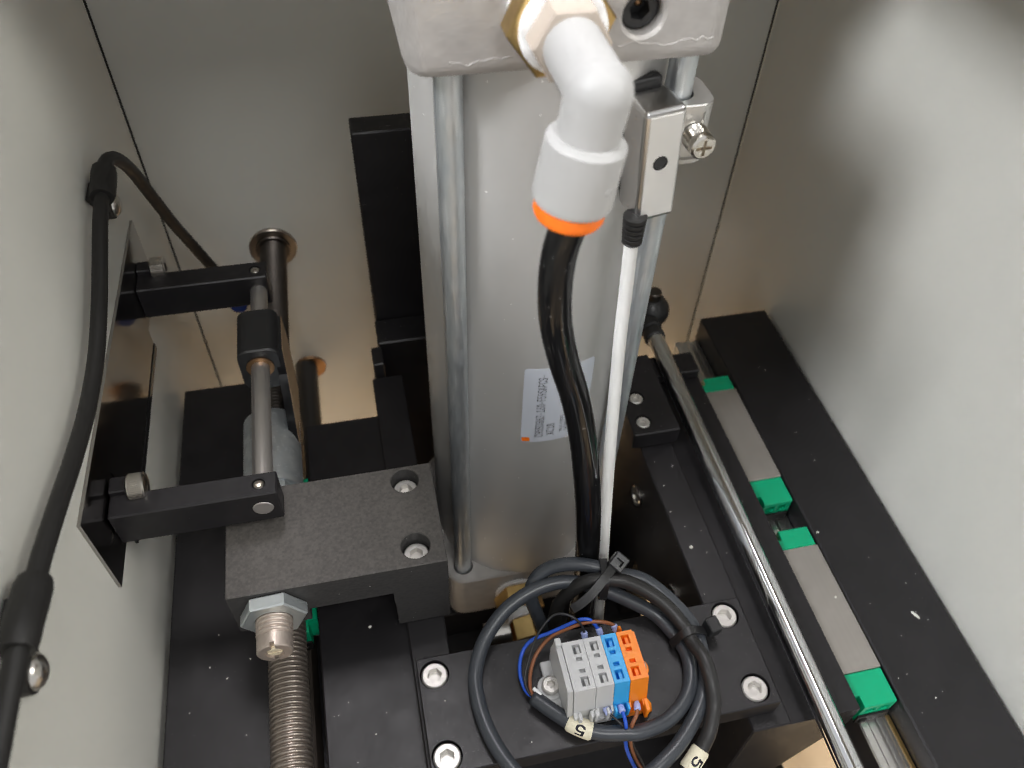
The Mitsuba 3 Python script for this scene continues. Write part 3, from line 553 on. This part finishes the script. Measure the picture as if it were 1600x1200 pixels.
# ------------------------------------------------------------------ black cable clipped to the left panel
wc = thing('wall_cable', 'black cable clipped along the left panel and bending behind the bracket', 'cable')
WC = spline(WALL_CABLE, 2.0)
add(wc, sweep(WC, 2.4, 20), 'black_rubber', True)
def near(p, C): return int(np.argmin(np.linalg.norm(C - np.asarray(p, float), axis=1)))
for p, s, lb in (((-136.9, 43, 189.8), V(-142.9, 55, 173.3), 'black rubber cable clip at the far bend of the wall cable'), ((-136.7, -116, 189.4), V(-142.9, -121, 173.6), 'black rubber cable clip near the lower left corner')):
    i = near(p, WC); seg = WC[i - 3:i + 4] if s[1] > 0 else WC[i - 4:i + 5]
    k = thing('cable_clip', lb, 'clip')
    add(k + '__sleeve', sweep(seg, [3.7] + [4.15] * (len(seg) - 2) + [3.7], 24), 'black_rubber', 40)
    m = seg[len(seg) // 2]
    add(k + '__tab', hull([(x, s[1] + 5 * math.cos(t), s[2] + 5 * math.sin(t)) for x in (-142.8, -140.2) for t in np.linspace(0, 6.28, 20)] + [(x, m[1] + dy, m[2] - 1.5) for x in (-142.6, -138.5) for dy in (-5, 5)]), 'black_rubber', 30)
    add(k + '__screw', solid(lathe([(0, 4.2), (0.6, 4.2), (1.6, 3.6), (2.4, 2.4), (2.7, 1.0), (2.75, 0)], V(-140.1, s[1], s[2]), (1, 0, 0), 32)), 'stainless', True)

# ------------------------------------------------------------------ terminal block
tb = thing('terminal_block', 'spring terminal block with two grey, one blue and one orange module', 'terminal block')
PROF = [(-112.1, 111.5), (-127.8, 111.5), (-130.4, 101.2), (-131.9, 100.4), (-131.9, 92.2), (-107.6, 92.2), (-107.6, 100.6), (-109.4, 101.6)]
def module(x0, x1):
    m = place(flat(PROF, 0, x1 - x0 - 0.12), V(x0 + 0.06, 0, 0), V(0, 1, 0), V(0, 0, 1), V(1, 0, 0))
    xc = x1 - 2.75
    for y, w, h, dep in ((-114.9, 2.5, 3.0, 4.5), (-118.1, 1.9, 1.3, 2.0), (-121.9, 1.9, 1.3, 2.0), (-125.2, 2.5, 3.0, 4.5)):
        m = m - cbox(xc - w / 2, xc + w / 2, y - h / 2, y + h / 2, 111.6 - dep, 113, 0.01)
    for y0, y1 in ((-134, -130.3), (-109.3, -106)): m = m - cbox(xc - 1.9, xc + 1.9, y0, y1, 95.5, 102.5, 0.01)
    return m, xc
FX = []
for x0, x1, mat, lb in ((-11.3, -4.35, 'terminal_grey', 'first grey module beside the end plate'), (-4.35, 1.4, 'terminal_grey', 'grey module next to the blue one'), (1.4, 6.45, 'terminal_blue', 'blue module'), (6.45, 11.7, 'terminal_orange', 'orange module')):
    m, xc = module(x0, x1); k = add(tb + '__module', m, mat); FX.append(xc)
    labels[k] = {'label': lb}
    cs_ = [cbox(xc + 0.05, xc + 1.2, y - 1.45, y + 1.45, 107.0, 109.9, 0.1) for y in (-114.9, -125.2)] + [cbox(xc - 1.2, xc + 0.05, y - 1.4, y + 0.2 * s, 107.0, 107.6, 0.05) for y, s in ((-114.9, 1), (-125.2, -1))]
    add(k + '__spring_slide', joined(cs_), mat)
gp = place(flat([(-111, 110.8), (-127.2, 110.8), (-130.2, 100), (-130.2, 92.2), (-108.6, 92.2), (-108.6, 102)], 0, 1.7), V(-13.1, 0, 0), V(0, 1, 0), V(0, 0, 1), V(1, 0, 0))
gp = gp + cbox(-13.3, -11.4, -113.2, -110.6, 108, 112.6, 0.2)
gp = gp + cbox(-16.6, -12.8, -127.4, -109.6, 91.6, 94.0, 0.3) + cyl((-15.2, -118.6, 91.6), (-15.2, -118.6, 94.4), 4.3, 40, 0.3) + cbox(-15.2, -13, -122.5, -114.8, 91.6, 94.4, 0.3)
k = add(tb + '__end_plate', gp, 'terminal_grey', 20); labels[k] = {'label': 'grey end plate with screw ear'}
op = place(flat([(-112.4, 110.4), (-127.4, 110.4), (-130.2, 100), (-130.2, 92.2), (-108.6, 92.2), (-108.6, 102)], 0, 0.9), V(11.72, 0, 0), V(0, 1, 0), V(0, 0, 1), V(1, 0, 0))
op = op + cyl((14.4, -118.2, 91.6), (14.4, -118.2, 94.2), 3.7, 36, 0.3) + cbox(12, 14.6, -121.5, -115, 91.6, 94.2, 0.2) + hull([(12, -127, 92), (12, -133, 92), (15.2, -131.6, 92), (12, -127, 99), (12.4, -133, 97), (14.6, -130.6, 96)])
op = op + hull([(8.6, -109.4, 101), (11.2, -109.4, 101), (9.4, -107.4, 105), (10.2, -107.4, 105), (9.4, -109, 106), (10.2, -109, 106)]) + cbox(11.2, 12.4, -134.2, -130.2, 95, 101.4, 0.2)
k = add(tb + '__end_plate', op, 'terminal_orange', 20); labels[k] = {'label': 'orange end plate with screw ear'}
screw_in(tb, (-15.2, -118.6, 94.3), (0, 0, 1), 2.9, 2.7, 2.6, 8); screw_in(tb, (14.5, -118.2, 94.1), (0, 0, 1), 2.6, 2.2, 2.3, 20)
for x in (-8.2, -2.9):
    add(tb + '__lip', cbox(x - 1.9, x - 0.7, -132.9, -130.9, 96.5, 101.8, 0.2) + cbox(x + 1.9, x + 2.8, -132.9, -130.9, 96.5, 102.0, 0.2), 'terminal_grey')
add(tb + '__lip', cbox(1.5, 2.2, -132.9, -130.9, 96.5, 102, 0.15) + cbox(5.6, 6.3, -132.9, -130.9, 96.5, 102, 0.15), 'terminal_blue')
for W, V_ in ((W1, V1), (W2, V2), (W3, V3)):
    for pth, e, d in ((W, -1, 1), (V_, 0, 1)):
        Cp = np.array(pth, float); o = Cp[e]; q = Cp[e - 1] if e == -1 else Cp[1]
        ax = (o - q); ax /= np.linalg.norm(ax); ax = ax * 0.4 + (V(0, -0.75, -0.65) if e == -1 else V(0, 0.8, -0.35)) * 0.6; ax /= np.linalg.norm(ax)
        add(tb + '__ferrule', solid(lathe([(-0.6, 0.95), (-0.4, 1.12), (1.4, 1.05), (1.6, 0.8), (5.5, 0.55)], o, ax, 24)), 'ferrule_blue', 35)

# ------------------------------------------------------------------ wires, signal cables, marker sleeves and cable ties
for pth, mat, col, where in ((W1, 'wire_black', 'black', 'arching over the back of the terminal block'), (W2, 'wire_blue', 'blue', 'curving round the back of the terminal block'), (W3, 'wire_brown', 'brown', 'curving round the back of the terminal block'),
                             (V1, 'wire_black', 'black', 'leaving the front of the grey module and passing under the cable'), (V2, 'wire_blue', 'blue', 'leaving the front of the blue module and passing under the cable'), (V3, 'wire_brown', 'brown', 'leaving the front of the orange module and passing under the cable')):
    k = thing('wire', 'thin %s wire %s' % (col, where), 'wire')
    add(k, sweep(spline(pth, 0.8), 0.62 if mat != 'wire_black' else 0.42, 10), mat, True)
CA, CB, CC = spline(CABLE_A), spline(CABLE_B), spline(CABLE_C)
CR = 2.4
sleeves = {}
for C, mark, lb in ((CA, (-9.8, -132.8, 95.8), 'black cable looped in a wide ring, its stripped end beside the terminal block'), (CB, (24.0, -147.9, 90.1), 'black cable lying uppermost of the bundle at the right of the terminal block'), (CC, None, 'black cable running along the outer side of the bundle and turning down behind it')):
    k = thing('signal_cable', lb, 'cable')
    add(k, sweep(C, CR, 22), 'cable_dark' if C is CB else 'cable_jacket', True)
    if mark:
        i = near(mark, C); half = 3.9; s = np.concatenate([[0], np.cumsum(np.linalg.norm(np.diff(C, axis=0), axis=1))])
        ss = np.linspace(s[i] - half, s[i] + half, 12); P = np.stack([np.interp(ss, s, C[:, j]) for j in range(3)], 1)
        m = add(k + '__marker', sweep(P, [CR + 0.2] + [CR + 0.55] * 10 + [CR + 0.2], 28), 'marker_ivory', 30)
        labels[m] = {'label': 'ivory marker sleeve with the number 5'}
        t, N, B = frames(P); t, c = t[6], P[6]; n = V(-0.16, -0.64, 0.75); n = n - t * (n @ t); n /= np.linalg.norm(n); b = np.cross(n, t)
        tm = meshkit.text_mesh('5', 3.3, 0.05, bold=True); v = np.array(tm.vertices); v[:, :2] -= (v[:, :2].max(0) + v[:, :2].min(0)) / 2; v[:, 0] *= 1.35
        v[:, :2] *= -1                                               # the digit stands upside down
        if t[0] < 0: t, b = -t, -b
        th = v[:, 1] / (CR + 0.55); r = CR + 0.57 + v[:, 2]
        add(m + '__print', (c + np.outer(v[:, 0], t) + np.outer(r * np.sin(th), np.cross(n, t)) + np.outer(r * np.cos(th), n), np.array(tm.faces)), 'ink')
k0 = CA[0]; kd = CA[0] - CA[3]; kd /= np.linalg.norm(kd)
w = thing('filler_cord', 'white cut end of a filler cord at the stripped cable end', 'cord')
add(w, sweep(np.array([k0 - kd * 1.5 + V(1.4, 0.6, 1.5), k0 + V(1.5, 0.7, 1.7), k0 + kd * 1.6 + V(1.6, 0.8, 1.9)]), 0.62, 12), 'ptfe', 40)

def tie_loop(centres, u, v, o, r, w=2.6, th=0.9):
    """strap round circles (given in the u, v plane through o)"""
    from shapely.geometry import MultiPoint
    pts = [(cx + r * math.cos(a), cy_ + r * math.sin(a)) for cx, cy_ in centres for a in np.linspace(0, 2 * math.pi, 40, endpoint=False)]
    ring = np.array(MultiPoint(pts).convex_hull.exterior.coords); s = np.concatenate([[0], np.cumsum(np.linalg.norm(np.diff(ring, axis=0), axis=1))])
    q = np.stack([np.interp(np.linspace(0, s[-1], 70), s, ring[:, j]) for j in range(2)], 1); tt = np.roll(q, -1, 0) - np.roll(q, 1, 0); tt[0] = tt[-1] = q[1] - q[-2]
    nn = np.stack([tt[:, 1], -tt[:, 0]], 1); nn /= np.linalg.norm(nn, axis=1, keepdims=True)
    if np.sum(nn * (q - q.mean(0))) < 0: nn = -nn
    C3 = o + np.outer(q[:, 0], u) + np.outer(q[:, 1], v); N3 = np.outer(nn[:, 0], u) + np.outer(nn[:, 1], v)
    return ribbon(C3, N3, w, th)
def tie_head(o, ex, ey, ez): return place(cbox(-2.8, 2.8, -2.6, 2.6, 0, 4.2, 0.4) - cbox(-1.3, 0.9, -1.4, 1.4, 1.2, 5, 0.05), o, ex, ey, ez)
def plane_pts(C, o, d, u, v):
    i = int(np.argmin(np.abs((C - o) @ d) + 0.15 * np.linalg.norm(C - o, axis=1))); r = C[i] - o; return (float(r @ u), float(r @ v))
t2 = thing('cable_tie', 'black cable tie round the bundle to the right of the orange module', 'cable tie')
o = V(33, -112.2, 97); d = V(0.15, -0.985, -0.08); d /= np.linalg.norm(d); u = V(0.985, 0.16, 0.0); u -= d * (u @ d); u /= np.linalg.norm(u); v = np.cross(d, u); v = v if v[2] > 0 else -v
pc = [plane_pts(C, o, d, u, v) for C in (CA, CB, CC)]
add(t2 + '__strap', tie_loop(pc, u, v, o, CR + 0.08), 'black_plastic', 30)
hx = max(p[0] for p in pc) + CR
h0 = o + u * (hx + 0.6) + v * 0.8
add(t2 + '__head', tie_head(h0, v, d, u), 'black_plastic', 25)
t1 = thing('cable_tie', 'black cable tie with a slanting tail across the white cable and the hose', 'cable tie')
o1 = V(9.5, -90, 105); d1 = V(0.97, -0.2, 0.0); d1 /= np.linalg.norm(d1); u1 = V(0.2, 0.97, 0); v1 = V(0, 0, 1.0)
pc1 = [plane_pts(C, o1, d1, u1, v1) for C in (CA, CB, CC)]
add(t1 + '__strap', tie_loop(pc1, u1, v1, o1, CR + 0.08), 'black_plastic', 30)
tail = spline([(12.6, -89.6, 112.0), (8.4, -93.0, 111.0), (3.6, -96.2, 108.8), (-0.8, -98.0, 106.4), (-3.6, -98.4, 104.8)], 0.8)
add(t1 + '__tail', ribbon(tail, np.tile(V(-0.12, -0.62, 0.77), (len(tail), 1)), 3.0, 0.9), 'black_plastic', 30)
hx1 = V(0.74, 0.55, 0.3); hx1 /= np.linalg.norm(hx1); hz1 = V(-0.15, -0.55, 0.8); hz1 -= hx1 * (hz1 @ hx1); hz1 /= np.linalg.norm(hz1)
add(t1 + '__head', tie_head(V(14.4, -87.9, 110.6), hx1, np.cross(hz1, hx1), hz1), 'black_plastic', 25)

# ------------------------------------------------------------------ small white chips lying on the black plates
rng = np.random.default_rng(11); chips = []
def chip(x, y, z, a, b, rot, seed):
    g = np.random.default_rng(seed); pts = [(x + (a * math.cos(t) * math.cos(rot) - b * math.sin(t) * math.sin(rot)) * g.uniform(0.75, 1.1), y + (a * math.cos(t) * math.sin(rot) + b * math.sin(t) * math.cos(rot)) * g.uniform(0.75, 1.1), z + h) for h in (0.02, 0.35) for t in np.linspace(0, 6.2, 9)]
    return hull(pts)
chips += [chip(127.5, -112.5, 75, 2.0, 0.6, -1.1, 1), chip(107.6, -72.5, 75, 0.6, 0.5, 0.3, 2), chip(52.6, -72.5, 82, 0.8, 0.65, 0.2, 3), chip(101.5, -100, 75, 0.55, 0.45, 0.5, 4), chip(-70.6, -79, 79, 0.7, 0.45, 0.4, 5)]
for i in range(60):
    x0, x1, y0, y1, z = [(106.5, 139, -150, 40, 75), (106.5, 139, -150, -20, 75), (63.5, 88, -138, 10, 79), (-87, -59, -138, -84, 79), (-139, -108, -140, -60, 75), (49, 61, -98, -30, 82), (-56, 57, -136, -101, 91.5)][i % 7]
    s = abs(rng.normal(0, 0.14)) + 0.1; chips.append(chip(rng.uniform(x0, x1), rng.uniform(y0, y1), z, s, s * rng.uniform(0.5, 1), rng.uniform(0, 3), 20 + i))
kk = add('dust_chips', joined(chips), 'chip_white'); used.add(kk); labels[kk] = {'label': 'tiny pale chips and dust scattered over the black plates', 'category': 'debris', 'kind': 'stuff'}
